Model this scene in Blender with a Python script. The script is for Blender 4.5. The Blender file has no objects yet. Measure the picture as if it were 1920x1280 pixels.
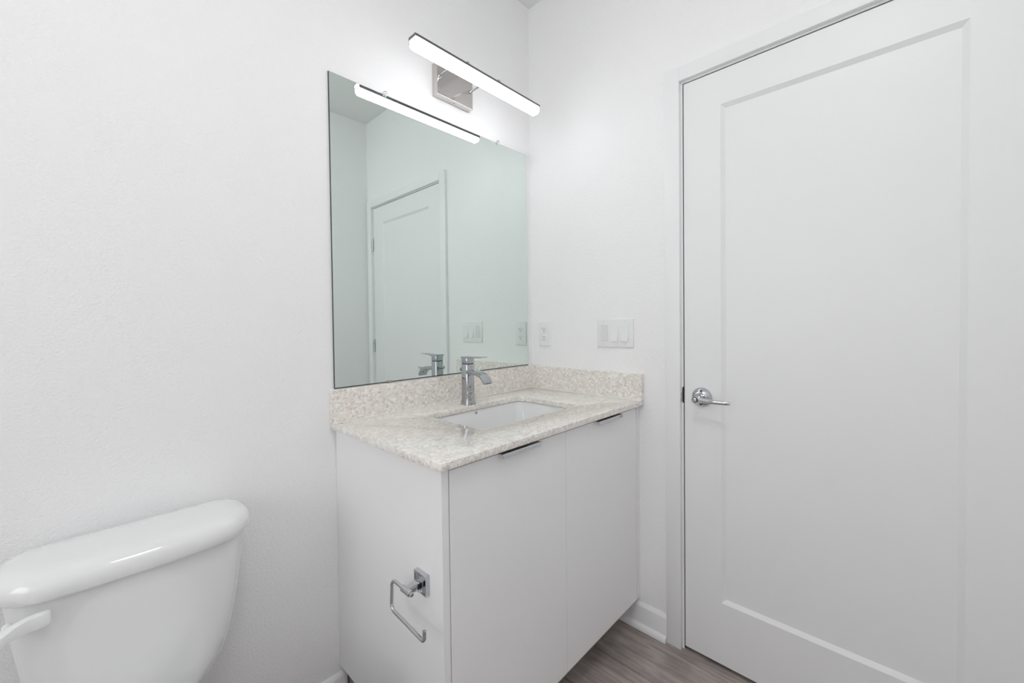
import bpy, bmesh, math
from mathutils import Vector, Matrix
PI = math.pi
sc = bpy.context.scene
COL = sc.collection

# ---------------------------------------------------------------- camera
CAM = Vector((-1.4707, -1.2697, 1.1746))
YAW, PITCH, ROLL = -0.8103, -0.0188, -0.0116
FPX, SY = 772.50, -20.83
cy_, sy_ = math.cos(YAW), math.sin(YAW)
cp_, sp_ = math.cos(PITCH), math.sin(PITCH)
fw = Vector((-sy_*cp_, cy_*cp_, sp_))
rt = Vector((cy_, sy_, 0)); up = rt.cross(fw)
cr_, sr_ = math.cos(ROLL), math.sin(ROLL)
rt, up = cr_*rt + sr_*up, -sr_*rt + cr_*up
cam = bpy.data.cameras.new('camera'); cam_ob = bpy.data.objects.new('camera', cam); COL.objects.link(cam_ob)
cam.sensor_fit = 'HORIZONTAL'; cam.sensor_width = 36.0
cam.lens = FPX*36.0/1920.0; cam.shift_y = SY/1920.0
cam.clip_start = 0.02
cam_ob.matrix_world = Matrix(((rt.x, up.x, -fw.x, CAM.x), (rt.y, up.y, -fw.y, CAM.y), (rt.z, up.z, -fw.z, CAM.z), (0, 0, 0, 1)))
sc.camera = cam_ob

# ---------------------------------------------------------------- world, exposure
w = bpy.data.worlds.new('world'); sc.world = w; w.use_nodes = True
w.node_tree.nodes['Background'].inputs['Color'].default_value = (0.9, 0.95, 1, 1)
w.node_tree.nodes['Background'].inputs['Strength'].default_value = 0.02
sc.view_settings.view_transform = 'Standard'; sc.view_settings.look = 'None'
sc.view_settings.gamma = 1.0; sc.view_settings.use_curve_mapping = False
sc.view_settings.exposure = 0.0
BAR_LIGHT = 10.5        # vanity light bar diffuser
CEIL_FILL = 18.0       # added round ceiling lamp behind the viewer, unseen fill
WIN_FILL = 2.6        # glow of an added frosted pane at the bath end, unseen fill
sc.cycles.max_bounces = 14; sc.cycles.diffuse_bounces = 10; sc.cycles.glossy_bounces = 8
sc.cycles.use_denoising = True

# ---------------------------------------------------------------- materials
def mat(name, col, rough=0.5, metal=0.0, **kw):
    m = bpy.data.materials.new(name); m.use_nodes = True
    b = m.node_tree.nodes['Principled BSDF']
    b.inputs['Base Color'].default_value = (*col, 1)
    b.inputs['Roughness'].default_value = rough
    b.inputs['Metallic'].default_value = metal
    for k, v in kw.items():
        b.inputs[k.replace('_', ' ')].default_value = v
    return m
def N(m, t, **kw):
    n = m.node_tree.nodes.new(t)
    for k, v in kw.items(): setattr(n, k, v)
    return n
def L(m, a, b): m.node_tree.links.new(a, b)
def bump(m, scale, strength, dist=0.001, detail=2.0):
    nt = m.node_tree; b = nt.nodes['Principled BSDF']
    tc = N(m, 'ShaderNodeTexCoord'); ns = N(m, 'ShaderNodeTexNoise')
    ns.inputs['Scale'].default_value = scale; ns.inputs['Detail'].default_value = detail
    bp = N(m, 'ShaderNodeBump'); bp.inputs['Strength'].default_value = strength; bp.inputs['Distance'].default_value = dist
    L(m, tc.outputs['Object'], ns.inputs['Vector']); L(m, ns.outputs['Fac'], bp.inputs['Height'])
    L(m, bp.outputs['Normal'], b.inputs['Normal'])
    return m
M = {}
M['wall'] = bump(mat('wall_paint', (0.89, 0.89, 0.895), 0.6), 190, 0.6, 0.0022)
M['ceiling'] = bump(mat('ceiling_paint', (0.80, 0.81, 0.80), 0.8), 150, 0.3, 0.0015)
M['trim'] = mat('trim_paint', (0.86, 0.865, 0.87), 0.42)
M['door'] = bump(mat('door_paint', (0.85, 0.855, 0.86), 0.42), 90, 0.03, 0.0006)
M['cab'] = mat('cabinet_laminate', (0.89, 0.89, 0.895), 0.42)
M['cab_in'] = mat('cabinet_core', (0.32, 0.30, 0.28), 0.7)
M['chrome'] = mat('chrome', (0.60, 0.61, 0.63), 0.04, 1.0)
M['faucet'] = mat('faucet_chrome', (0.46, 0.47, 0.49), 0.05, 1.0)
M['housing'] = mat('dark_anodised_housing', (0.20, 0.195, 0.20), 0.3, 0.9)
M['nickel'] = mat('polished_nickel', (0.60, 0.57, 0.55), 0.16, 1.0)
M['dark'] = mat('dark_recess', (0.012, 0.011, 0.010), 0.6)
M['gap_shade'] = mat('painted_gap_shade', (0.045, 0.038, 0.034), 0.7)  # dark colour standing in for shade between door and jamb
M['dark_metal'] = mat('dark_label_metal', (0.03, 0.03, 0.035), 0.25, 0.6)
M['ceramic'] = mat('glazed_ceramic', (0.80, 0.805, 0.805), 0.07, 0.0, Coat_Weight=0.5, Coat_Roughness=0.03)
M['plastic'] = mat('white_plastic', (0.83, 0.835, 0.84), 0.28)
M['plastic_grey'] = mat('rocker_plastic', (0.74, 0.745, 0.75), 0.28)
M['slot'] = mat('socket_slot', (0.05, 0.05, 0.05), 0.5)
M['clear'] = mat('clear_acrylic', (0.95, 0.96, 0.97), 0.04, 0.0, Transmission_Weight=0.9, IOR=1.45)
M['clip'] = mat('mirror_channel_clip', (0.42, 0.36, 0.30), 0.4, 0.4)
M['mirror'] = mat('mirror_silver', (0.78, 0.85, 0.82), 0.0, 1.0)
M['mirror_edge'] = mat('mirror_glass_edge', (0.035, 0.05, 0.047), 0.45)
M['caulk'] = mat('white_caulk', (0.82, 0.81, 0.79), 0.4)
def emit(name, col, s):
    m = mat(name, (0.9, 0.9, 0.9), 0.4)
    b = m.node_tree.nodes['Principled BSDF']
    b.inputs['Emission Color'].default_value = (*col, 1); b.inputs['Emission Strength'].default_value = s
    return m
M['bar'] = emit('lit_acrylic_diffuser', (0.97, 0.975, 1.0), BAR_LIGHT)
M['fill_window'] = emit('fill_pane_glow', (0.97, 0.985, 1.0), WIN_FILL)  # glowing pane added to brighten the room, never in view
M['lamp'] = emit('ceiling_fill_glow', (1.0, 0.99, 0.985), CEIL_FILL)  # added ceiling lamp, fills the room with light

def quartz():
    m = mat('beige_quartz', (0.7, 0.66, 0.6), 0.16, 0.0, Coat_Weight=0.8, Coat_Roughness=0.015)
    b = m.node_tree.nodes['Principled BSDF']
    tc = N(m, 'ShaderNodeTexCoord')
    wn = N(m, 'ShaderNodeTexNoise'); wn.inputs['Scale'].default_value = 45; wn.inputs['Detail'].default_value = 3
    mx = N(m, 'ShaderNodeVectorMath', operation='MULTIPLY_ADD')
    mx.inputs[1].default_value = (0.02, 0.02, 0.02)
    L(m, tc.outputs['Object'], wn.inputs['Vector']); L(m, wn.outputs['Color'], mx.inputs[0]); L(m, tc.outputs['Object'], mx.inputs[2])
    v = N(m, 'ShaderNodeTexVoronoi'); v.inputs['Scale'].default_value = 135
    L(m, mx.outputs[0], v.inputs['Vector'])
    sep = N(m, 'ShaderNodeSeparateColor'); L(m, v.outputs['Color'], sep.inputs[0])
    r1 = N(m, 'ShaderNodeValToRGB'); L(m, sep.outputs[0], r1.inputs[0])
    e = r1.color_ramp.elements
    e[0].position = 0.0; e[0].color = (0.68, 0.63, 0.575, 1)
    e[1].position = 1.0; e[1].color = (0.95, 0.94, 0.92, 1)
    for p, c in ((0.2, (0.79, 0.745, 0.69, 1)), (0.6, (0.84, 0.80, 0.75, 1)), (0.85, (0.92, 0.89, 0.855, 1))):
        x = e.new(p); x.color = c
    # thin darker veins between the chips
    v2 = N(m, 'ShaderNodeTexNoise'); v2.inputs['Scale'].default_value = 38; v2.inputs['Detail'].default_value = 8; v2.inputs['Roughness'].default_value = 0.65
    L(m, mx.outputs[0], v2.inputs['Vector'])
    r2 = N(m, 'ShaderNodeValToRGB'); L(m, v2.outputs['Fac'], r2.inputs[0])
    f = r2.color_ramp.elements
    f[0].position = 0.482; f[0].color = (1, 1, 1, 1); f[1].position = 0.518; f[1].color = (1, 1, 1, 1)
    x = f.new(0.50); x.color = (0.66, 0.645, 0.64, 1)
    mu = N(m, 'ShaderNodeMix', data_type='RGBA', blend_type='MULTIPLY'); mu.inputs[0].default_value = 0.75
    L(m, r1.outputs[0], mu.inputs[6]); L(m, r2.outputs[0], mu.inputs[7])
    L(m, mu.outputs[2], b.inputs['Base Color'])
    return m
M['quartz'] = quartz()

def planks():
    m = mat('grey_vinyl_plank', (0.2, 0.18, 0.17), 0.42)
    b = m.node_tree.nodes['Principled BSDF']
    tc = N(m, 'ShaderNodeTexCoord')
    mp = N(m, 'ShaderNodeMapping'); mp.inputs['Rotation'].default_value = (0, 0, PI/2); mp.inputs['Location'].default_value = (0.55, 0.125, 0)
    L(m, tc.outputs['Object'], mp.inputs['Vector'])
    br = N(m, 'ShaderNodeTexBrick'); br.offset = 0.37
    br.inputs['Color1'].default_value = (0.0, 0, 0, 1); br.inputs['Color2'].default_value = (1, 1, 1, 1)
    br.inputs['Scale'].default_value = 1.0; br.inputs['Mortar Size'].default_value = 0.0008; br.inputs['Mortar Smooth'].default_value = 0.2
    br.inputs['Brick Width'].default_value = 1.22; br.inputs['Row Height'].default_value = 0.18
    L(m, mp.outputs[0], br.inputs['Vector'])
    st = N(m, 'ShaderNodeMapping'); st.inputs['Scale'].default_value = (42, 3.2, 1)
    L(m, tc.outputs['Object'], st.inputs['Vector'])
    n1 = N(m, 'ShaderNodeTexNoise'); n1.inputs['Scale'].default_value = 1.6; n1.inputs['Detail'].default_value = 9; n1.inputs['Roughness'].default_value = 0.7
    L(m, st.outputs[0], n1.inputs['Vector'])
    n2 = N(m, 'ShaderNodeTexNoise'); n2.inputs['Scale'].default_value = 9; n2.inputs['Detail'].default_value = 4
    L(m, tc.outputs['Object'], n2.inputs['Vector'])
    rp = N(m, 'ShaderNodeValToRGB'); L(m, n1.outputs['Fac'], rp.inputs[0])
    e = rp.color_ramp.elements
    e[0].position = 0.32; e[0].color = (0.27, 0.225, 0.205, 1); e[1].position = 0.68; e[1].color = (0.52, 0.46, 0.435, 1)
    r2 = N(m, 'ShaderNodeValToRGB'); L(m, n2.outputs['Fac'], r2.inputs[0])
    g = r2.color_ramp.elements
    g[0].position = 0.35; g[0].color = (0.72, 0.72, 0.72, 1); g[1].position = 0.65; g[1].color = (1, 1, 1, 1)
    mu = N(m, 'ShaderNodeMix', data_type='RGBA', blend_type='MULTIPLY'); mu.inputs[0].default_value = 1
    L(m, rp.outputs[0], mu.inputs[6]); L(m, r2.outputs[0], mu.inputs[7])
    mo = N(m, 'ShaderNodeMix', data_type='RGBA', blend_type='MIX')
    L(m, br.outputs['Fac'], mo.inputs[0]); L(m, mu.outputs[2], mo.inputs[6]); mo.inputs[7].default_value = (0.05, 0.045, 0.04, 1)
    L(m, mo.outputs[2], b.inputs['Base Color'])
    bp = N(m, 'ShaderNodeBump'); bp.inputs['Strength'].default_value = 0.25; bp.inputs['Distance'].default_value = 0.0008
    L(m, n1.outputs['Fac'], bp.inputs['Height']); L(m, bp.outputs['Normal'], b.inputs['Normal'])
    return m
M['floor'] = planks()

# ---------------------------------------------------------------- mesh helpers
def box(bm, x0, x1, y0, y1, z0, z1, bev=0.0, seg=2):
    if x0 > x1: x0, x1 = x1, x0
    if y0 > y1: y0, y1 = y1, y0
    if z0 > z1: z0, z1 = z1, z0
    r = bmesh.ops.create_cube(bm, size=1)
    vs = r['verts']
    for v in vs:
        v.co = Vector(((x0+x1)/2 + v.co.x*(x1-x0), (y0+y1)/2 + v.co.y*(y1-y0), (z0+z1)/2 + v.co.z*(z1-z0)))
    if bev > 0:
        es = list({e for v in vs for e in v.link_edges})
        bmesh.ops.bevel(bm, geom=es, offset=bev, segments=seg, profile=0.5, affect='EDGES')
def loft(bm, loops, cap0=True, cap1=True, closed=True):
    R = [[bm.verts.new(p) for p in lp] for lp in loops]
    n = len(R[0])
    for a, b in zip(R[:-1], R[1:]):
        for i in range(n if closed else n-1):
            j = (i+1) % n
            bm.faces.new((a[i], a[j], b[j], b[i]))
    if cap0: bm.faces.new(list(reversed(R[0])))
    if cap1: bm.faces.new(R[-1])
    return R
def rrect(x0, x1, y0, y1, z, r, n=6):
    pts = []
    for cx, cyy, a0 in ((x1-r, y1-r, 0), (x0+r, y1-r, PI/2), (x0+r, y0+r, PI), (x1-r, y0+r, 1.5*PI)):
        for i in range(n+1):
            a = a0 + PI/2*i/n
            pts.append(Vector((cx+r*math.cos(a), cyy+r*math.sin(a), z)))
    return pts
def frames(path):
    out = []; prev = None
    for i, p in enumerate(path):
        if i == 0: t = path[1]-p
        elif i == len(path)-1: t = p-path[i-1]
        else: t = (path[i+1]-p).normalized() + (p-path[i-1]).normalized()
        t.normalize()
        if prev is None:
            a = Vector((0, 0, 1)) if abs(t.z) < 0.9 else Vector((1, 0, 0))
            u = (a - t*a.dot(t)).normalized()
        else:
            u = (prev - t*prev.dot(t)).normalized()
        prev = u; out.append((p, t, u, t.cross(u)))
    return out
def tube(bm, path, r, n=16, caps=True):
    path = [Vector(p) for p in path]
    loops = []
    for i, (p, t, u, v) in enumerate(frames(path)):
        rr = r[i] if isinstance(r, (list, tuple)) else r
        loops.append([p + rr*(math.cos(2*PI*k/n)*u + math.sin(2*PI*k/n)*v) for k in range(n)])
    loft(bm, loops, caps, caps)
def fillet(pts, r, n=6):
    pts = [Vector(p) for p in pts]; out = [pts[0]]
    for a, b, c in zip(pts[:-2], pts[1:-1], pts[2:]):
        d1 = (a-b).normalized(); d2 = (c-b).normalized()
        ang = d1.angle(d2); k = min(r/math.tan(ang/2), (a-b).length*0.49, (c-b).length*0.49)
        p1 = b+d1*k; p2 = b+d2*k
        for i in range(n+1):
            t = i/n; out.append((1-t)**2*p1 + 2*t*(1-t)*b + t*t*p2)
    out.append(pts[-1]); return out
def lathe(bm, prof, origin, axis, n=40, caps=(True, True)):
    # prof: (radius, distance along axis)
    axis = Vector(axis).normalized(); a = Vector((0, 0, 1)) if abs(axis.z) < 0.9 else Vector((1, 0, 0))
    u = (a - axis*a.dot(axis)).normalized(); v = axis.cross(u); o = Vector(origin)
    loft(bm, [[o + axis*h + max(r, 1e-5)*(math.cos(2*PI*k/n)*u + math.sin(2*PI*k/n)*v) for k in range(n)] for r, h in prof], *caps)
def prism(bm, pts, vec):
    vec = Vector(vec)
    loft(bm, [[Vector(p) for p in pts], [Vector(p)+vec for p in pts]])

LOC = {}
def obj(name, bm, m, parent=None, origin=None, ang=32, bev=0.0):
    bmesh.ops.recalc_face_normals(bm, faces=bm.faces)
    if bev:
        es = [e for e in bm.edges if len(e.link_faces) == 2 and e.calc_face_angle(0) > math.radians(40)]
        bmesh.ops.bevel(bm, geom=es, offset=bev, segments=2, profile=0.5, affect='EDGES')
    if parent is not None: off = LOC[parent.name_full]
    elif origin is not None: off = Vector(origin)
    else:
        xs = [v.co.x for v in bm.verts]; ys = [v.co.y for v in bm.verts]; zs = [v.co.z for v in bm.verts]
        off = Vector(((min(xs)+max(xs))/2, (min(ys)+max(ys))/2, min(zs)))
    for v in bm.verts: v.co -= off
    for f in bm.faces: f.smooth = True
    for e in bm.edges:
        if len(e.link_faces) == 2 and e.calc_face_angle(0) > math.radians(ang): e.smooth = False
    me = bpy.data.meshes.new(name); bm.to_mesh(me); bm.free()
    for mm in (m if isinstance(m, (list, tuple)) else [m]): me.materials.append(mm)
    o = bpy.data.objects.new(name, me); COL.objects.link(o)
    if parent is not None: o.parent = parent
    else: o.location = off
    LOC[o.name_full] = Vector(off)
    return o
def thing(name, label, cat, loc, group=None):
    o = bpy.data.objects.new(name, None); COL.objects.link(o); o.location = loc; LOC[o.name_full] = Vector(loc)
    o.empty_display_size = 0.05
    return tag(o, label, cat, group)
def tag(o, label, cat, group=None, kind=None):
    o['label'] = label; o['category'] = cat
    if group: o['group'] = group
    if kind: o['kind'] = kind
    return o
def struct(name, bm, m, label, cat, ang=32, bev=0.0):
    return tag(obj(name, bm, m, ang=ang, bev=bev), label, cat, kind='structure')
NB = bmesh.new

# ---------------------------------------------------------------- room shell
XL, YF, ZC = -3.05, -1.5813, 2.627
DY0, DY1 = -0.7083, -1.503           # door leaf edges
DZ0, DZ1 = 0.0122, 1.9974
WT = 0.12
b = NB(); box(b, XL-WT, WT, YF-WT, WT, -0.05, 0.0)
struct('floor', b, M['floor'], 'grey-brown wood plank floor beneath the vanity and door', 'floor')
b = NB(); box(b, XL-WT, WT, YF-WT, WT, ZC, ZC+0.05)
struct('ceiling', b, M['ceiling'], 'white ceiling above the mirror wall corner', 'ceiling')
b = NB(); box(b, XL-WT, WT, 0, WT, 0, ZC)
struct('wall_back', b, M['wall'], 'white textured wall behind the mirror, vanity and toilet', 'wall')
b = NB(); box(b, XL-WT, WT, YF-WT, YF, 0, ZC)
struct('wall_front', b, M['wall'], 'white wall behind the viewer, seen only in the mirror', 'wall')
WY0, WY1, WZ0, WZ1 = -1.35, -0.25, 0.95, 2.15
b = NB(); box(b, XL-WT, XL, YF, WY0, 0, ZC); box(b, XL-WT, XL, WY1, 0, 0, ZC)
box(b, XL-WT, XL, WY0, WY1, 0, WZ0); box(b, XL-WT, XL, WY0, WY1, WZ1, ZC)
struct('wall_left', b, M['wall'], 'white wall at the far bath end of the room', 'wall')
b = NB()
for (a0, a1, c0, c1) in ((WY0, WY0+0.05, WZ0, WZ1), (WY1-0.05, WY1, WZ0, WZ1), (WY0+0.05, WY1-0.05, WZ0, WZ0+0.05), (WY0+0.05, WY1-0.05, WZ1-0.05, WZ1)):
    box(b, XL-0.09, XL-0.03, a0, a1, c0, c1, 0.002)
win = struct('fill_window_1', b, M['trim'], 'framed frosted pane added in the bath end wall for fill light, outside the view', 'fill_window')
b = NB(); box(b, XL-0.065, XL-0.055, WY0+0.045, WY1-0.045, WZ0+0.045, WZ1-0.045)
obj('pane', b, M['fill_window'], win)  # unseen glowing pane, added to even out the room light
JO = 0.003                            # gap leaf to jamb
jy0, jy1, jz = DY0+JO, DY1-JO, DZ1+JO
b = NB()
box(b, 0, WT, jy0+0.02, 0, 0, ZC)
box(b, 0, WT, YF, jy1-0.02, 0, ZC)
box(b, 0, WT, jy1-0.02, jy0+0.02, jz+0.02, ZC)
struct('wall_right', b, M['wall'], 'white textured wall with the door, switches and outlet', 'wall')

# door casing and jamb
CW = 0.0523; CT = 0.016
K1, K2, KT, KTI = -0.6466, -0.6989, 2.055, 2.0067
b = NB()
box(b, -CT, 0, K1, K2, 0.0, KT, 0.0015)
box(b, -CT, 0, DY1-0.0095, DY1-0.0095-CW, 0.0, KT, 0.0015)
box(b, -CT+0.0003, 0, K2, DY1-0.0095, KTI, KT-0.0003, 0.0015)
struct('trim_1', b, M['trim'], 'flat white casing around the door', 'door casing')
b = NB()
box(b, 0.0, WT, jy0, jy0+0.0199, 0.0, jz+0.0199)
box(b, 0.0, WT, jy1, jy1-0.0199, 0.0, jz+0.0199)
box(b, 0.0002, WT, jy1, jy0, jz, jz+0.0198)
# stops behind the leaf
box(b, 0.043, 0.056, jy0, jy0-0.012, 0, jz); box(b, 0.043, 0.056, jy1, jy1+0.012, 0, jz); box(b, 0.0432, 0.0558, jy1, jy0, jz-0.012, jz)
jamb = struct('trim_2', b, M['trim'], 'white jamb lining the door opening', 'door jamb')
for (a0, a1, c0, c1) in ((DY0+0.0002, jy0-0.0001, 0.004, jz-0.0002), (jy1+0.0001, DY1-0.0002, 0.004, jz-0.0002), (jy1+0.0001, jy0-0.0001, DZ1+0.0002, jz-0.0001)):
    b = NB(); box(b, 0.0035, 0.043, a0, a1, c0, c1)  # strip put in to darken the gap as shade would
    obj('gap_shade_strip', b, M['gap_shade'], jamb)['label'] = 'dark strip standing in for shade in the gap around the door'
b = NB(); box(b, -0.0008, 0.034, jy0-0.0024, jy0+0.0022, 0.884, 0.941)
obj('strike_opening', b, M['dark'], jamb)
b = NB()
prof = [(0.010, 0), (0.006, 0.0), (-0.002, 0.001), (-0.006, 0.004), (-0.0075, 0.0075)]
lp = []
for (x, dy) in prof:
    lp.append((x, dy))
zz = [0.886, 0.895, 0.905, 0.9125, 0.92, 0.93, 0.939]
loops = []
for z in zz:
    k = math.sqrt(max(0.0, 1-((z-0.9125)/0.0275)**2))
    loops.append([Vector((0.012 - (0.0128-x)*(0.45+0.55*k), jy0+0.0015+dy*k*0.75, z)) for x, dy in lp] +
                 [Vector((0.012 - (0.0128-x)*(0.45+0.55*k), jy0+0.0030+dy*k*0.75, z)) for x, dy in reversed(lp)])
loft(b, loops)
obj('strike_plate', b, M['nickel'], jamb)['label'] = 'worn metal strike plate with curved lip'

# door leaf with one recessed panel
P1, P2, PT, PB = -0.8287, -1.3809, 1.8846, 0.2225
FX = 0.0005
BW, BD = 0.0125, 0.010
b = NB()
def rect(x, ya, yb, za, zb): return [Vector((x, ya, za)), Vector((x, yb, za)), Vector((x, yb, zb)), Vector((x, ya, zb))]
loft(b, [rect(FX+0.035, DY0, DY1, DZ0, DZ1), rect(FX+0.0012, DY0, DY1, DZ0, DZ1), rect(FX, DY0-0.0012, DY1+0.0012, DZ0+0.0012, DZ1-0.0012),
         rect(FX, P1, P2, PB, PT), rect(FX+BD, P1-BW, P2+BW, PB+BW, PT-BW)])
door = struct('door_1', b, M['door'], 'closed white door with one tall recessed panel', 'door', ang=20)
# lever set
RY, RZ = -0.768, 0.911
b = NB()
lathe(b, [(0.0335, 0), (0.0335, 0.003), (0.0325, 0.005), (0.0195, 0.0155), (0.0165, 0.017), (0.016, 0.018)], (FX, RY, RZ), (-1, 0, 0), 48)
rose = obj('door_handle', b, M['chrome'], door); rose['label'] = 'polished chrome lever handle with round rose'
b = NB()
lathe(b, [(0.0125, 0.016), (0.0105, 0.020), (0.0088, 0.032), (0.0085, 0.045), (0.0105, 0.053), (0.0108, 0.066), (0.0100, 0.0675)], (FX, RY, RZ), (-1, 0, 0), 36)
loops = []
for t in range(13):
    s = t/12
    y = RY + 0.004 - 0.108*s
    x = -0.057 - 0.005*math.sin(PI*s)
    hh = 0.0040*(1-s)**1.5 + 0.0056; tt = 0.0035*(1-s) + 0.0046
    if t == 12: hh *= 0.7; tt *= 0.7
    zc = RZ - 0.0015*s
    loops.append([Vector((x + tt*math.copysign(abs(math.cos(a))**0.6, math.cos(a)), y, zc + hh*math.copysign(abs(math.sin(a))**0.6, math.sin(a)))) for a in [2*PI*k/20 for k in range(20)]])
loft(b, loops)
obj('lever', b, M['chrome'], rose)
b = NB(); lathe(b, [(0.0078, 0.066), (0.0078, 0.0692), (0.0096, 0.0692), (0.0096, 0.0665)], (FX, RY, RZ), (-1, 0, 0), 28)
obj('lock_ring', b, M['dark_metal'], rose)
b = NB(); lathe(b, [(0.0070, 0.066), (0.0070, 0.0735), (0.0050, 0.0750), (0.0045, 0.0740)], (FX, RY, RZ), (-1, 0, 0), 28)
obj('lock_button', b, M['chrome'], rose)
for dz in (0.0215, -0.0215):
    b = NB(); lathe(b, [(0.0042, 0.008), (0.0042, 0.0142), (0.003, 0.0146)], (FX, RY, RZ+dz), (-1, 0, 0), 16)
    obj('screw', b, M['dark_metal'], rose)
b = NB(); box(b, FX-0.0004, FX+0.02, DY0+0.0001, DY0+0.0012, 0.884, 0.941)
obj('latch_face', b, M['dark'], door)
for ztop in (1.788, 1.068, 0.30):
    b = NB()
    yb = DY1-0.0015
    for k in range(5):
        z0 = ztop-0.089+k*0.0178
        lathe(b, [(0.0058, z0+0.0006), (0.0062, z0+0.0014), (0.0062, z0+0.0164), (0.0058, z0+0.0172)], (-0.0065, yb, 0), (0, 0, 1), 16)
    box(b, -0.002, 0.03, DY1-0.0025, DY1-0.0005, ztop-0.089, ztop)
    box(b, -0.0018, FX, DY1-0.006, DY1+0.006, ztop-0.088, ztop-0.001)
    obj('hinge', b, M['chrome'], door)

# baseboards with shoe moulding
def baseboard(name, a, bb, nrm, label):
    # a, bb: ends along the wall at floor; nrm: unit vector into the room
    a = Vector(a); bb = Vector(bb); n = Vector(nrm)
    prof = [(0.0, 0.0), (0.0, 0.0945), (0.004, 0.0945), (0.0125, 0.0865), (0.0135, 0.084), (0.0135, 0.021)]
    for i in range(7):
        t = PI/2*i/6
        prof.append((0.0135+0.014*math.sin(t)*1.0, 0.005+0.016*math.cos(t)))
    prof.append((0.0275, 0.0))
    m = NB()
    loft(m, [[p + n*d + Vector((0, 0, h)) for d, h in prof] for p in (a, bb)])
    return struct(name, m, M['trim'], label, 'baseboard', ang=25)
baseboard('baseboard_right', (0, K1+0.0005, 0), (0, -0.0275, 0), (-1, 0, 0), 'white baseboard between the vanity and the door casing')
baseboard('baseboard_back', (XL, 0, 0), (-0.915, 0, 0), (0, -1, 0), 'white baseboard behind the toilet beside the vanity')
baseboard('baseboard_front', (XL, YF, 0), (0, YF, 0), (0, 1, 0), 'white baseboard behind the viewer')
baseboard('baseboard_left', (XL, YF+0.0275, 0), (XL, -0.0275, 0), (1, 0, 0), 'white baseboard at the bath end')

# ---------------------------------------------------------------- vanity cabinet
BL, BF, BB, BS, BR = -0.931, -0.537, 0.1139, -0.4735, -0.0265
H, TCK = 0.8743, 0.0178
UB = H-TCK
cab = thing('vanity_cabinet', 'white flat-front two-door vanity cabinet under the stone countertop', 'cabinet', ((BL)/2, BF/2, 0))
PTK = 0.0195
b = NB(); box(b, BL, BL+PTK, BF, -0.001, BB, UB-0.0004, 0.0006, 1)
obj('side_panel', b, M['cab'], cab)
b = NB(); box(b, BR+0.002, -0.0008, BF+0.004, -0.001, BB+0.002, UB-0.0004, 0.0006, 1)
obj('side_panel', b, M['cab'], cab)
b = NB(); box(b, BR+0.0065, -0.0008, BF, BF+0.0038, BB, UB-0.0004)
obj('filler_strip', b, M['cab'], cab)
b = NB()
box(b, BL+PTK, BR+0.002, BF+0.021, -0.001, BB+0.001, BB+0.017)
box(b, BL+PTK, BR+0.002, -0.012, -0.001, BB+0.017, UB-0.002)
obj('carcass', b, M['cab_in'], cab)
b = NB(); box(b, BL+PTK, BR+0.002, BF+0.021, BF+0.05, UB-0.025, UB-0.002)
obj('front_rail', b, M['cab_in'], cab)
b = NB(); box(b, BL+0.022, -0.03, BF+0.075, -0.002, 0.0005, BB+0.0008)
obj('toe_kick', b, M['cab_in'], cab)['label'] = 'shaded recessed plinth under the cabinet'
G = 0.0012
for (x0, x1, hx0, hx1) in ((BL+PTK+0.0028, BS-G*0.6, -0.757, -0.607), (BS+G*0.6, BR, -0.313, -0.159)):
    b = NB(); box(b, x0, x1, BF, BF+0.0185, BB, UB-0.010, 0.0007, 1)
    d = obj('door', b, M['cab'], cab)
    b = NB()
    zt = UB-0.0078
    pr = [(BF+0.012, zt-0.0002), (BF+0.012, zt), (BF-0.0165, zt), (BF-0.0180, zt-0.0015), (BF-0.0180, zt-0.0105), (BF-0.0165, zt-0.0105), (BF-0.0165, zt-0.0022), (BF-0.0160, zt-0.0017), (BF, zt-0.0017), (BF, zt-0.0020), (BF+0.012, zt-0.0020)]
    loft(b, [[Vector((x, y, z)) for y, z in pr] for x in (hx0, hx1)])
    obj('handle', b, M['chrome'], d)['label'] = 'chrome edge pull on the door top'

# ---------------------------------------------------------------- countertop
CL, D, TS, HS = -0.9487, 0.5565, 0.0202, 0.1011
SX0, SX1, SYB, SYF = -0.697, -0.237, -0.133, -0.420
b = NB()
outer = [Vector((-0.0006, -0.0006, H)), Vector((CL, -0.0006, H))]
rc = 0.024
for i in range(9):
    a = PI + PI/2*i/8
    outer.append(Vector((CL+rc+rc*math.cos(a), -D+rc+rc*math.sin(a), H)))
outer.append(Vector((-0.0006, -D, H)))
hole = rrect(SX0, SX1, SYF, SYB, H, 0.035, 8)
es = []
for lp in (outer, hole):
    vs = [b.verts.new(p) for p in lp]
    es += [b.edges.new((vs[i], vs[(i+1) % len(vs)])) for i in range(len(vs))]
bmesh.ops.triangle_fill(b, edges=es, use_beauty=True)
bmesh.ops.dissolve_limit(b, angle_limit=0.01, verts=b.verts, edges=b.edges)
r = bmesh.ops.extrude_face_region(b, geom=list(b.faces))
for v in [g for g in r['geom'] if isinstance(g, bmesh.types.BMVert)]: v.co.z -= TCK
top = obj('countertop', b, M['quartz'], bev=0.0012)
tag(top, 'beige speckled stone countertop with backsplash on the white vanity', 'countertop')
b = NB(); box(b, CL, -TS, -TS, -0.0006, H+0.0002, H+HS, 0.0008, 1)
obj('backsplash', b, M['quartz'], top)
b = NB(); box(b, -TS+0.0002, -0.0006, -D, -0.0006, H+0.0002, H+HS, 0.0008, 1)
obj('side_splash', b, M['quartz'], top)
b = NB()
def bead(p, q, r=0.0016):
    tube(b, [p, q], r, 8)
bead((CL+0.001, -TS-0.0002, H+0.0006), (-TS, -TS-0.0002, H+0.0006), 0.0020); bead((-TS-0.0002, -TS, H+0.0006), (-TS-0.0002, -D+0.002, H+0.0006), 0.0020)
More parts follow.
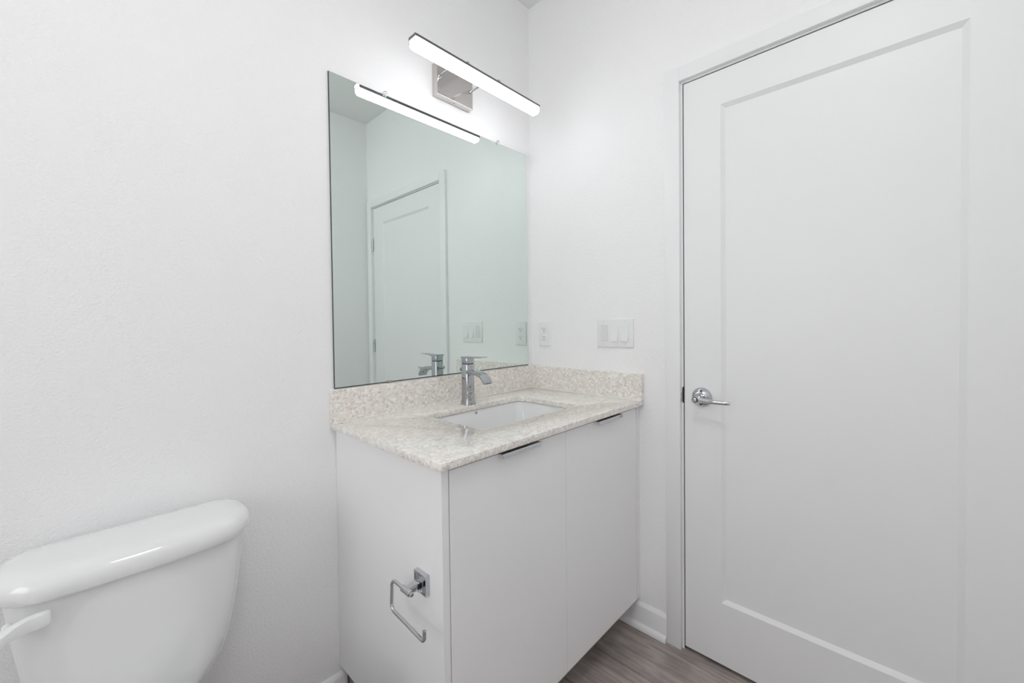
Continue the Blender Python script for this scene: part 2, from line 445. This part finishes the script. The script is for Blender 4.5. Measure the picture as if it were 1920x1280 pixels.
bead((-TS-0.0002, -TS-0.0002, H), (-TS-0.0002, -TS-0.0002, H+HS-0.001), 0.0015)
bead((CL+0.001, -0.0012, H+HS), (-TS, -0.0012, H+HS), 0.0028); bead((-0.0012, -0.002, H+HS), (-0.0012, -D+0.001, H+HS), 0.0030)
obj('caulk_bead', b, M['caulk'], top)['label'] = 'thin white caulk along the stone joints'

# ---------------------------------------------------------------- sink basin
b = NB()
zt = UB-0.0006
def sec(dx, z, r): return rrect(SX0-dx, SX1+dx, SYF-dx, SYB+dx, z, r, 8)
loops = [sec(0.026, zt-0.012, 0.05), sec(0.026, zt-0.0008, 0.05), sec(0.0065, zt-0.0012, 0.039), sec(0.0045, zt-0.004, 0.038), sec(-0.004, zt-0.05, 0.042), sec(-0.014, zt-0.10, 0.05), sec(-0.030, zt-0.125, 0.055), sec(-0.06, zt-0.136, 0.05), sec(-0.10, zt-0.140, 0.03),
         sec(-0.10, zt-0.150, 0.03), sec(-0.055, zt-0.147, 0.05), sec(-0.02, zt-0.134, 0.055), sec(-0.004, zt-0.10, 0.05), sec(0.005, zt-0.04, 0.042), sec(0.012, zt-0.012, 0.044)]
R = loft(b, loops, False, False)
n = len(R[0])
for i in range(n): b.faces.new((R[-1][i], R[-1][(i+1) % n], R[0][(i+1) % n], R[0][i]))
b.faces.new(R[8]); b.faces.new(R[9])
sink = obj('sink_basin', b, M['ceramic'], ang=50)
tag(sink, 'white rectangular undermount sink basin set in the countertop', 'sink')
b = NB(); lathe(b, [(0.030, 0.0), (0.030, 0.003), (0.026, 0.004), (0.022, 0.0015), (0.020, 0.0015), (0.020, 0.006), (0.010, 0.009)], ((SX0+SX1)/2, (SYF+SYB)/2, zt-0.1395), (0, 0, 1), 32)
obj('drain', b, M['chrome'], sink)
b = NB(); lathe(b, [(0.0055, 0.0), (0.0055, 0.002), (0.0045, 0.0025), (0.004, 0.0012)], (-0.47, SYB+0.0036, zt-0.011), (0, -1, 0.05), 20)
obj('overflow', b, M['nickel'], sink)

# ---------------------------------------------------------------- faucet
FXc, FYc = -0.481, -0.100
fau = thing('faucet', 'chrome single-lever faucet with a flat curved spout behind the sink', 'faucet', (FXc, FYc, H))
b = NB()
def sq(h, z, r, cx=FXc, cyy=FYc): return rrect(cx-h, cx+h, cyy-h, cyy+h, z, r, 6)
loft(b, [sq(0.0235, H+0.0001, 0.010), sq(0.0235, H+0.0015, 0.010), sq(0.0215, H+0.010, 0.009), sq(0.0195, H+0.024, 0.008), sq(0.0188, H+0.045, 0.0075), sq(0.0186, H+0.1485, 0.0075), sq(0.0180, H+0.1495, 0.007)])
obj('body', b, M['faucet'], fau)
b = NB(); loft(b, [sq(0.0168, H+0.149, 0.006), sq(0.0168, H+0.1535, 0.006)])
obj('swivel_gap', b, M['dark'], fau)
b = NB()
loft(b, [sq(0.0186, H+0.1525, 0.0075), sq(0.0186, H+0.172, 0.0075), sq(0.0183, H+0.1745, 0.0075)])
hw = 0.0183
loops = []
for y, zb, ztt, k in ((FYc+0.0183, H+0.170, H+0.1768, 1), (FYc-0.018, H+0.1705, H+0.1772, 1), (FYc-0.03, H+0.1735, H+0.1775, 1), (FYc-0.06, H+0.1750, H+0.1780, 0.98), (FYc-0.088, H+0.1762, H+0.1788, 0.96), (FYc-0.0905, H+0.1772, H+0.1780, 0.93)):
    loops.append([Vector((FXc-hw*k, y, zb)), Vector((FXc+hw*k, y, zb)), Vector((FXc+hw*k, y, ztt-0.0006)), Vector((FXc+hw*k*0.96, y, ztt)), Vector((FXc-hw*k*0.96, y, ztt)), Vector((FXc-hw*k, y, ztt-0.0006))])
loft(b, loops)
obj('lever', b, M['faucet'], fau)
b = NB()
pth = [(FYc-0.010, H+0.1290, 0.0150), (FYc-0.035, H+0.1285, 0.0140), (FYc-0.062, H+0.1255, 0.0130), (FYc-0.082, H+0.1195, 0.0125), (FYc-0.096, H+0.1105, 0.0115), (FYc-0.105, H+0.0995, 0.0105), (FYc-0.110, H+0.0875, 0.0095)]
loops = []
for i, (y, z, th) in enumerate(pth):
    if i == 0: ty, tz = pth[1][0]-y, pth[1][1]-z
    elif i == len(pth)-1: ty, tz = y-pth[i-1][0], z-pth[i-1][1]
    else: ty, tz = pth[i+1][0]-pth[i-1][0], pth[i+1][1]-pth[i-1][1]
    l = math.hypot(ty, tz); ty /= l; tz /= l
    ny, nz = tz, -ty             # outward (up/front) normal of a path heading -y
    if nz < 0: ny, nz = -ny, -nz
    hwid = 0.0185
    loops.append([Vector((FXc-hwid, y-ny*th, z-nz*th)), Vector((FXc+hwid, y-ny*th, z-nz*th)), Vector((FXc+hwid, y, z)), Vector((FXc-hwid, y, z))])
loft(b, loops)
spout = obj('spout', b, M['faucet'], fau, bev=0.0012)
y, z, th = pth[-1]
b = NB(); box(b, FXc-0.0155, FXc+0.0155, y+0.0005, y+0.0068, z-0.0022, z+0.001)
obj('aerator', b, M['slot'], spout)
b = NB(); lathe(b, [(0.0032, 0.0), (0.0032, 0.022), (0.0068, 0.024), (0.0072, 0.030), (0.005, 0.032)], (FXc, FYc+0.012, H+0.118), (0, 1, 0.35), 20)
obj('drain_rod', b, M['faucet'], fau)

# ---------------------------------------------------------------- mirror
ML, MR, MT, MB_ = -0.9345, -0.0330, 1.9425, 0.9775
b = NB()
def mrect(y, d, db, dr): return [Vector((ML+d, y, MB_+db)), Vector((MR-dr, y, MB_+db)), Vector((MR-dr, y, MT-d)), Vector((ML+d, y, MT-d))]
loft(b, [mrect(-0.0010, 0, 0, 0), mrect(-0.0048, 0, 0, 0), mrect(-0.0060, 0.0014, 0.0032, 0.0022)])
bmesh.ops.recalc_face_normals(b, faces=b.faces)
for f in b.faces:
    f.material_index = 0 if (f.normal.y < -0.999 or (f.normal.y < -0.2 and f.normal.x > 0.3)) else 1
mir = obj('mirror', b, [M['mirror'], M['mirror_edge']], ang=5)
tag(mir, 'large frameless rectangular mirror on the wall above the backsplash', 'mirror')
for (px, pz, lab) in ((-0.746, MT+0.003, 'clear round mirror clip on the mirror top edge, left one'), (-0.2185, MT+0.003, 'clear round mirror clip on the mirror top edge, right one')):
    b = NB(); lathe(b, [(0.0075, 0.0065), (0.0085, 0.0085), (0.0080, 0.011), (0.0055, 0.013), (0.0015, 0.0135)], (px, 0, pz), (0, -1, 0), 20)
    c = obj('mirror_clip', b, M['clear']); tag(c, lab, 'mirror clip', 'clear clips on the mirror top')
    b = NB(); lathe(b, [(0.0032, 0.0005), (0.0032, 0.0064)], (px, 0, pz+0.0035), (0, -1, 0), 14)
    obj('spacer', b, M['clear'], c)
    b = NB(); lathe(b, [(0.003, 0.0128), (0.003, 0.0142), (0.002, 0.0148)], (px, 0, pz), (0, -1, 0), 14)
    obj('screw', b, M['chrome'], c)
for (px, lab) in ((-0.747, 'small tan mirror clip on the mirror bottom edge, left of the faucet'), (-0.216, 'small tan mirror clip on the mirror bottom edge, right of the faucet')):
    b = NB(); box(b, px-0.009, px+0.009, -0.0095, -0.0065, MB_-0.0012, MB_+0.006, 0.001)
    c = obj('mirror_clip', b, M['clip']); tag(c, lab, 'mirror clip', 'tan clips on the mirror bottom')

# ---------------------------------------------------------------- vanity light
LX0, LX1 = -0.756, -0.174
LY0, LY1, LZ0, LZ1 = -0.205, -0.169, 2.0115, 2.049
lt = thing('vanity_light', 'lit chrome LED bar light on a square wall plate above the mirror', 'wall light', (-0.461, 0, 2.018))
b = NB(); box(b, -0.549, -0.378, -0.030, -0.0006, 2.0165, 2.134, 0.0012)
obj('backplate', b, M['nickel'], lt)
b = NB(); lathe(b, [(0.0028, 0), (0.0028, 0.0016), (0.002, 0.002)], (-0.461, -0.016, 2.0165), (0, 0, -1), 14)
obj('set_screw', b, M['chrome'], lt)
def barsec(x, pts): return [Vector((x, y, z)) for y, z in pts]
c = 0.008
ds = [(LY0, LZ1-0.010), (LY0, LZ0+c), (LY0+c, LZ0), (LY1-c*0.6, LZ0), (LY1-0.0012, LZ0+c*0.6), (LY1-0.0012, LZ1-0.010)]
up_ = [(y + (0.003 if y < LY0+0.004 else 0), z + (0.006 if z < LZ0+0.003 else (0.004 if z < LZ0+0.012 else 0))) for y, z in ds]
b = NB(); loft(b, [barsec(LX0+0.0008, up_), barsec(LX0+0.006, ds), barsec(LX1-0.006, ds), barsec(LX1-0.0008, up_)])
obj('diffuser', b, M['bar'], lt, ang=10)
hs = [(LY0-0.0006, LZ1-0.0099), (LY0-0.0006, LZ1-0.002), (LY0+0.0015, LZ1), (LY1+0.001, LZ1), (LY1+0.0022, LZ1-0.002), (LY1+0.0022, LZ1-0.020), (LY1, LZ1-0.020), (LY1, LZ1-0.0099)]
b = NB(); loft(b, [barsec(LX0, hs), barsec(LX1, hs)])
obj('housing', b, M['housing'], lt)
for xr in (-0.537, -0.387):
    b = NB()
    path = [(xr, -0.030, 2.084), (xr, -0.055, 2.0865), (xr, -0.085, 2.086), (xr, -0.115, 2.082), (xr, -0.145, 2.074), (xr, -0.172, 2.064), (xr, -0.184, 2.0605)]
    tube(b, path, 0.0045, 14)
    lathe(b, [(0.0075, 0), (0.0075, 0.003), (0.0055, 0.005)], (xr, -0.0298, 2.084), (0, -1, 0), 20)
    arm = obj('arm', b, M['chrome'], lt)
    b = NB()
    ring = [(xr, -0.184+0.0085*math.cos(a), 2.056+0.0085*math.sin(a)) for a in [2*PI*k/24 for k in range(24)]]
    loops = []
    for k in range(24):
        a = 2*PI*k/24; ctr = Vector((xr, -0.184, 2.0575)); rad = Vector((0, math.cos(a), math.sin(a)))
        loops.append([ctr + rad*(0.0080+0.0022*math.cos(t)) + Vector((0.0045*math.sin(t), 0, 0)) for t in [2*PI*q/8 for q in range(8)]])
    R = loft(b, loops, False, False)
    for i in range(8): b.faces.new((R[-1][i], R[-1][(i+1) % 8], R[0][(i+1) % 8], R[0][i]))
    obj('loop', b, M['chrome'], arm)

# ---------------------------------------------------------------- wall plates
def plate(bm, y0, y1, z0, z1, th=0.0062):
    yc = (y0+y1)/2; zc = (z0+z1)/2
    def rr(x, s):
        return [Vector((x, p.x, p.y)) for p in rrect(y1+s, y0-s, z0+s, z1-s, 0, 0.003, 3)]
    loft(bm, [rr(-0.0003, 0), rr(-th*0.45, 0.0), rr(-th*0.85, 0.0018), rr(-th, 0.0042)])
sw = thing('light_switch', 'white three-rocker light switch plate on the wall beside the door', 'light switch', (0, -0.4367, 1.0714))
b = NB(); plate(b, -0.3557, -0.5176, 1.0714, 1.1857)
obj('cover_plate', b, M['plastic'], sw)
for k, tilt in ((0, 0), (1, 1), (2, 1)):
    yc = -0.4367 + (1-k)*0.0460
    b = NB()
    # frame around the rocker
    for (a0, a1, c0, c1) in ((yc-0.0168, yc+0.0168, 1.0942, 1.0957), (yc-0.0168, yc+0.0168, 1.1613, 1.1628), (yc-0.0168, yc-0.0153, 1.0957, 1.1613), (yc+0.0153, yc+0.0168, 1.0957, 1.1613)):
        box(b, -0.0070, -0.0058, a0, a1, c0, c1)
    obj('rocker_frame', b, M['plastic'], sw)
    b = NB()
    w2 = 0.0146
    if tilt: pr = [(-0.0058, 1.0965), (-0.0125, 1.0965), (-0.0076, 1.1285), (-0.0066, 1.1605), (-0.0058, 1.1605)]
    else: pr = [(-0.0058, 1.0965), (-0.0078, 1.0965), (-0.0086, 1.1285), (-0.0070, 1.1605), (-0.0058, 1.1605)]
    loft(b, [[Vector((x, y, z)) for x, z in pr] for y in (yc-w2, yc+w2)])
    obj('rocker', b, M['plastic'] if k else M['plastic_grey'], sw)
    for z in (1.0835, 1.1735):
        b = NB(); lathe(b, [(0.0028, 0.0060), (0.0026, 0.0068)], (0, yc, z), (-1, 0, 0), 14)
        s = obj('screw', b, M['plastic_grey'], sw)
ol = thing('wall_outlet', 'white duplex electrical outlet on the wall beside the mirror', 'outlet', (0, -0.0792, 1.0653))
b = NB(); plate(b, -0.0442, -0.1141, 1.0653, 1.1796)
obj('cover_plate', b, M['plastic'], ol)
for zc in (1.1415, 1.1035):
    b = NB()
    pts = []
    for k in range(32):
        a = 2*PI*k/32
        yy = 0.0172*math.cos(a); z2 = max(-0.0142, min(0.0142, 0.0172*math.sin(a)))
        pts.append((yy, z2))
    loft(b, [[Vector((-0.0055, -0.0792+p*s, zc+q*s)) for p, q in pts] if i == 0 else [Vector((x, -0.0792+p*s, zc+q*s)) for p, q in pts] for i, (x, s) in enumerate(((-0.0055, 1), (-0.0072, 1), (-0.0078, 0.95)))])
    rec = obj('receptacle', b, M['plastic'], ol)
    for dy, hh in ((0.0063, 0.0045), (-0.0063, 0.0037)):
        b = NB(); box(b, -0.0080, -0.0070, -0.0792+dy-0.0010, -0.0792+dy+0.0010, zc+0.0035-hh, zc+0.0035+hh)
        obj('slot', b, M['slot'], rec)
    b = NB(); lathe(b, [(0.0026, 0.0070), (0.0026, 0.0080)], (0, -0.0792, zc-0.0075), (-1, 0, 0), 14)
    obj('ground_hole', b, M['slot'], rec)
b = NB(); lathe(b, [(0.0028, 0.0060), (0.0026, 0.0068)], (0, -0.0792, 1.1225), (-1, 0, 0), 14)
obj('screw', b, M['plastic_grey'], ol)

# ---------------------------------------------------------------- toilet paper holder on the cabinet side
TY, TZ, TX = -0.4640, 0.5770, BL+0.0006
tp = thing('toilet_paper_holder', 'empty chrome toilet paper holder on the side of the vanity', 'toilet paper holder', (TX, TY, TZ-0.023))
b = NB()
hp = 0.0235
def sqx(x, h): return [Vector((x, TY-h, TZ-h)), Vector((x, TY+h, TZ-h)), Vector((x, TY+h, TZ+h)), Vector((x, TY-h, TZ+h))]
loft(b, [sqx(TX, hp), sqx(TX-0.0115, hp), sqx(TX-0.0120, hp-0.0006), sqx(TX-0.0120, hp-0.0035), sqx(TX-0.0105, hp-0.0045)])
obj('wall_plate', b, M['chrome'], tp)
b = NB()
loops = []
for x, hy, hz in ((-0.009, 0.0095, 0.0095), (-0.0235, 0.0090, 0.0090), (-0.030, 0.0080, 0.0085), (-0.038, 0.0070, 0.0075), (-0.0455, 0.0065, 0.0070)):
    loops.append([Vector((TX+x, TY-hy, TZ-hz)), Vector((TX+x, TY+hy, TZ-hz)), Vector((TX+x, TY+hy, TZ+hz)), Vector((TX+x, TY-hy, TZ+hz))])
loft(b, loops)
post = obj('post', b, M['chrome'], tp, bev=0.001)
b = NB(); box(b, TX-0.0235, TX-0.0125, TY-0.0100, TY-0.0090, TZ-0.006, TZ+0.006)
obj('tag', b, M['dark_metal'], post)['label'] = 'small black sticker'
XR = TX-0.047
b = NB(); lathe(b, [(0.006, -0.016), (0.0075, -0.0145), (0.0075, 0.0145), (0.006, 0.016)], (XR, TY-0.001, TZ), (0, 1, 0), 28)
lathe(b, [(0.0035, -0.023), (0.0048, -0.022), (0.0048, -0.017), (0.0035, -0.016)], (XR, TY-0.001, TZ), (0, 1, 0), 20)
obj('pivot_sleeve', b, M['chrome'], tp)
b = NB()
tube(b, fillet([(XR, TY+0.012, TZ), (XR, -0.4035, TZ+0.0005), (XR-0.002, -0.4020, 0.5075), (XR-0.006, -0.541, 0.5035), (XR-0.006, -0.541, 0.528)], 0.016, 8), 0.0041, 16)
obj('roll_bar', b, M['chrome'], tp)

# ---------------------------------------------------------------- toilet
TCX = -1.393
toi = thing('toilet', 'white two-piece toilet against the wall left of the vanity', 'toilet', (TCX, -0.35, 0))
def dsec(z, hw, yb, yf, bow, rf, rb=0.012, n=8):
    # D-like plan: straight back at yb, bowed front reaching yf-bow at the centre, rounded corners
    pts = []
    # back right corner -> back left corner
    for cx, cyy, a0, r in ((hw-rb, yb-rb, 0, rb), (-hw+rb, yb-rb, PI/2, rb)):
        for i in range(4):
            a = a0+PI/2*i/3; pts.append((cx+r*math.cos(a), cyy+r*math.sin(a)))
    for i in range(n+1):
        a = PI+PI/2*i/n; pts.append((-hw+rf+rf*math.cos(a), yf+rf+rf*math.sin(a)))
    m = 9
    for i in range(1, m):
        t = -1+2*i/m; pts.append(((hw-rf)*t, yf))
    for i in range(n+1):
        a = 1.5*PI+PI/2*i/n; pts.append((hw-rf+rf*math.cos(a), yf+rf+rf*math.sin(a)))
    out = []
    for x, y in pts:
        k = 1-(x/hw)**2
        f = (yb-y)/(yb-yf)
        out.append(Vector((TCX+x, y-bow*k*f, z)))
    return out
YB = -0.016
b = NB()
loft(b, [dsec(0.350, 0.060, YB-0.03, -0.120, 0.010, 0.03), dsec(0.362, 0.082, YB-0.018, -0.136, 0.011, 0.035), dsec(0.385, 0.106, YB-0.010, -0.149, 0.012, 0.038), dsec(0.41, 0.125, YB-0.006, -0.156, 0.013, 0.040), dsec(0.44, 0.141, YB-0.003, -0.161, 0.013, 0.040), dsec(0.48, 0.152, YB-0.002, -0.164, 0.014, 0.040), dsec(0.54, 0.163, YB, -0.167, 0.014, 0.040), dsec(0.62, 0.174, YB, -0.171, 0.015, 0.040), dsec(0.700, 0.1815, YB, -0.173, 0.015, 0.040)], True, True)
tank = obj('tank', b, M['ceramic'], toi, ang=60)
b = NB()
loft(b, [dsec(0.699, 0.190, YB-0.006, -0.180, 0.014, 0.070, 0.045), dsec(0.6995, 0.196, YB-0.001, -0.186, 0.015, 0.076, 0.050), dsec(0.704, 0.1990, YB, -0.189, 0.015, 0.078, 0.052), dsec(0.716, 0.2005, YB, -0.190, 0.015, 0.078, 0.052), dsec(0.726, 0.1985, YB-0.002, -0.188, 0.015, 0.076, 0.051), dsec(0.735, 0.193, YB-0.006, -0.183, 0.015, 0.072, 0.048), dsec(0.7415, 0.184, YB-0.013, -0.174, 0.014, 0.065, 0.043), dsec(0.7450, 0.170, YB-0.024, -0.162, 0.013, 0.055, 0.035), dsec(0.7465, 0.14, YB-0.045, -0.140, 0.01, 0.04, 0.02)])
obj('tank_lid', b, M['ceramic'], toi, ang=60)
# flush lever on the tank front, near its left edge
b = NB()
loops = []
for s, x, y, zc, hz, hy in ((0, -1.590, -0.222, 0.670, 0.0085, 0.013), (0.2, -1.573, -0.220, 0.671, 0.0092, 0.0135), (0.3, -1.565, -0.215, 0.672, 0.0100, 0.0125), (0.42, -1.555, -0.206, 0.6725, 0.0112, 0.0085), (0.6, -1.542, -0.199, 0.6730, 0.0125, 0.0060), (0.8, -1.528, -0.198, 0.6733, 0.0132, 0.0055), (0.95, -1.518, -0.198, 0.6738, 0.0125, 0.0050), (1.0, -1.5145, -0.198, 0.6745, 0.0100, 0.0032)):
    loops.append([Vector((x, y-hy, zc-hz*0.9)), Vector((x, y+hy, zc-hz)), Vector((x, y+hy, zc+hz)), Vector((x, y-hy, zc+hz*0.85))])
loft(b, loops)
lv = obj('flush_lever', b, M['plastic'], tank, bev=0.0015)
b = NB(); lathe(b, [(0.0065, 0), (0.006, 0.046)], (-1.566, -0.168, 0.667), (0, -1, 0), 20)
obj('lever_pivot', b, M['plastic'], lv)
# bowl, base, seat and lid
def oval(z, hw, y0, y1, n=40, k=0.42, ex=2.3):
    c0 = (y0+y1)/2; h = (y0-y1)/2; out = []
    for q in range(n):
        a = 2*PI*q/n; ca, sa = math.cos(a), math.sin(a)
        e = 2/ex
        wf = 1.0 - k*sa**1.2 if sa > 0 else 1.0 - 0.08*abs(sa)
        out.append(Vector((TCX+hw*wf*math.copysign(abs(ca)**e, ca), c0+h*math.copysign(abs(sa)**e, sa), z)))
    return out
b = NB()
loft(b, [oval(0.0005, 0.115, -0.11, -0.60, k=0.72), oval(0.02, 0.115, -0.11, -0.60, k=0.72), oval(0.05, 0.098, -0.12, -0.575, k=0.72), oval(0.14, 0.092, -0.12, -0.56, k=0.72), oval(0.22, 0.115, -0.11, -0.60, k=0.72), oval(0.30, 0.155, -0.08, -0.665, k=0.72), oval(0.35, 0.175, -0.05, -0.695, k=0.72), oval(0.375, 0.180, -0.045, -0.705, k=0.72), oval(0.385, 0.178, -0.047, -0.703, k=0.72),
         oval(0.384, 0.145, -0.26, -0.675), oval(0.36, 0.135, -0.27, -0.665), oval(0.27, 0.10, -0.30, -0.60), oval(0.22, 0.05, -0.35, -0.50)])
obj('bowl', b, M['ceramic'], toi, ang=50)
b = NB()
loft(b, [oval(0.387, 0.183, -0.235, -0.715), oval(0.390, 0.187, -0.230, -0.719), oval(0.402, 0.187, -0.230, -0.719), oval(0.405, 0.184, -0.233, -0.716)])
obj('seat', b, M['plastic'], toi, ang=50)
b = NB()
loft(b, [oval(0.4065, 0.184, -0.228, -0.716), oval(0.409, 0.188, -0.224, -0.720), oval(0.420, 0.187, -0.225, -0.719), oval(0.427, 0.175, -0.237, -0.707), oval(0.430, 0.14, -0.27, -0.67), oval(0.431, 0.06, -0.38, -0.56)])
obj('seat_lid', b, M['plastic'], toi, ang=60)
for s in (-1, 1):
    b = NB(); box(b, TCX+s*0.075-0.018, TCX+s*0.075+0.018, -0.222, -0.196, 0.386, 0.412, 0.005)
    obj('seat_hinge', b, M['plastic'], toi)

# ---------------------------------------------------------------- added ceiling fill lamp, out of view
cl = thing('ceiling_fill', 'round white flush lamp added on the ceiling for fill light, out of view', 'fill light', (-1.30, -1.18, ZC-0.0005))
b = NB(); lathe(b, [(0.20, 0), (0.20, 0.02), (0.19, 0.03)], (-1.30, -1.18, ZC-0.0006), (0, 0, -1), 48)
obj('fill_lamp_base', b, M['plastic'], cl)
b = NB(); lathe(b, [(0.185, 0.0305), (0.185, 0.05), (0.17, 0.065), (0.12, 0.078), (0.02, 0.084)], (-1.30, -1.18, ZC-0.0006), (0, 0, -1), 48)
obj('fill_lamp_shade', b, M['lamp'], cl, ang=60)
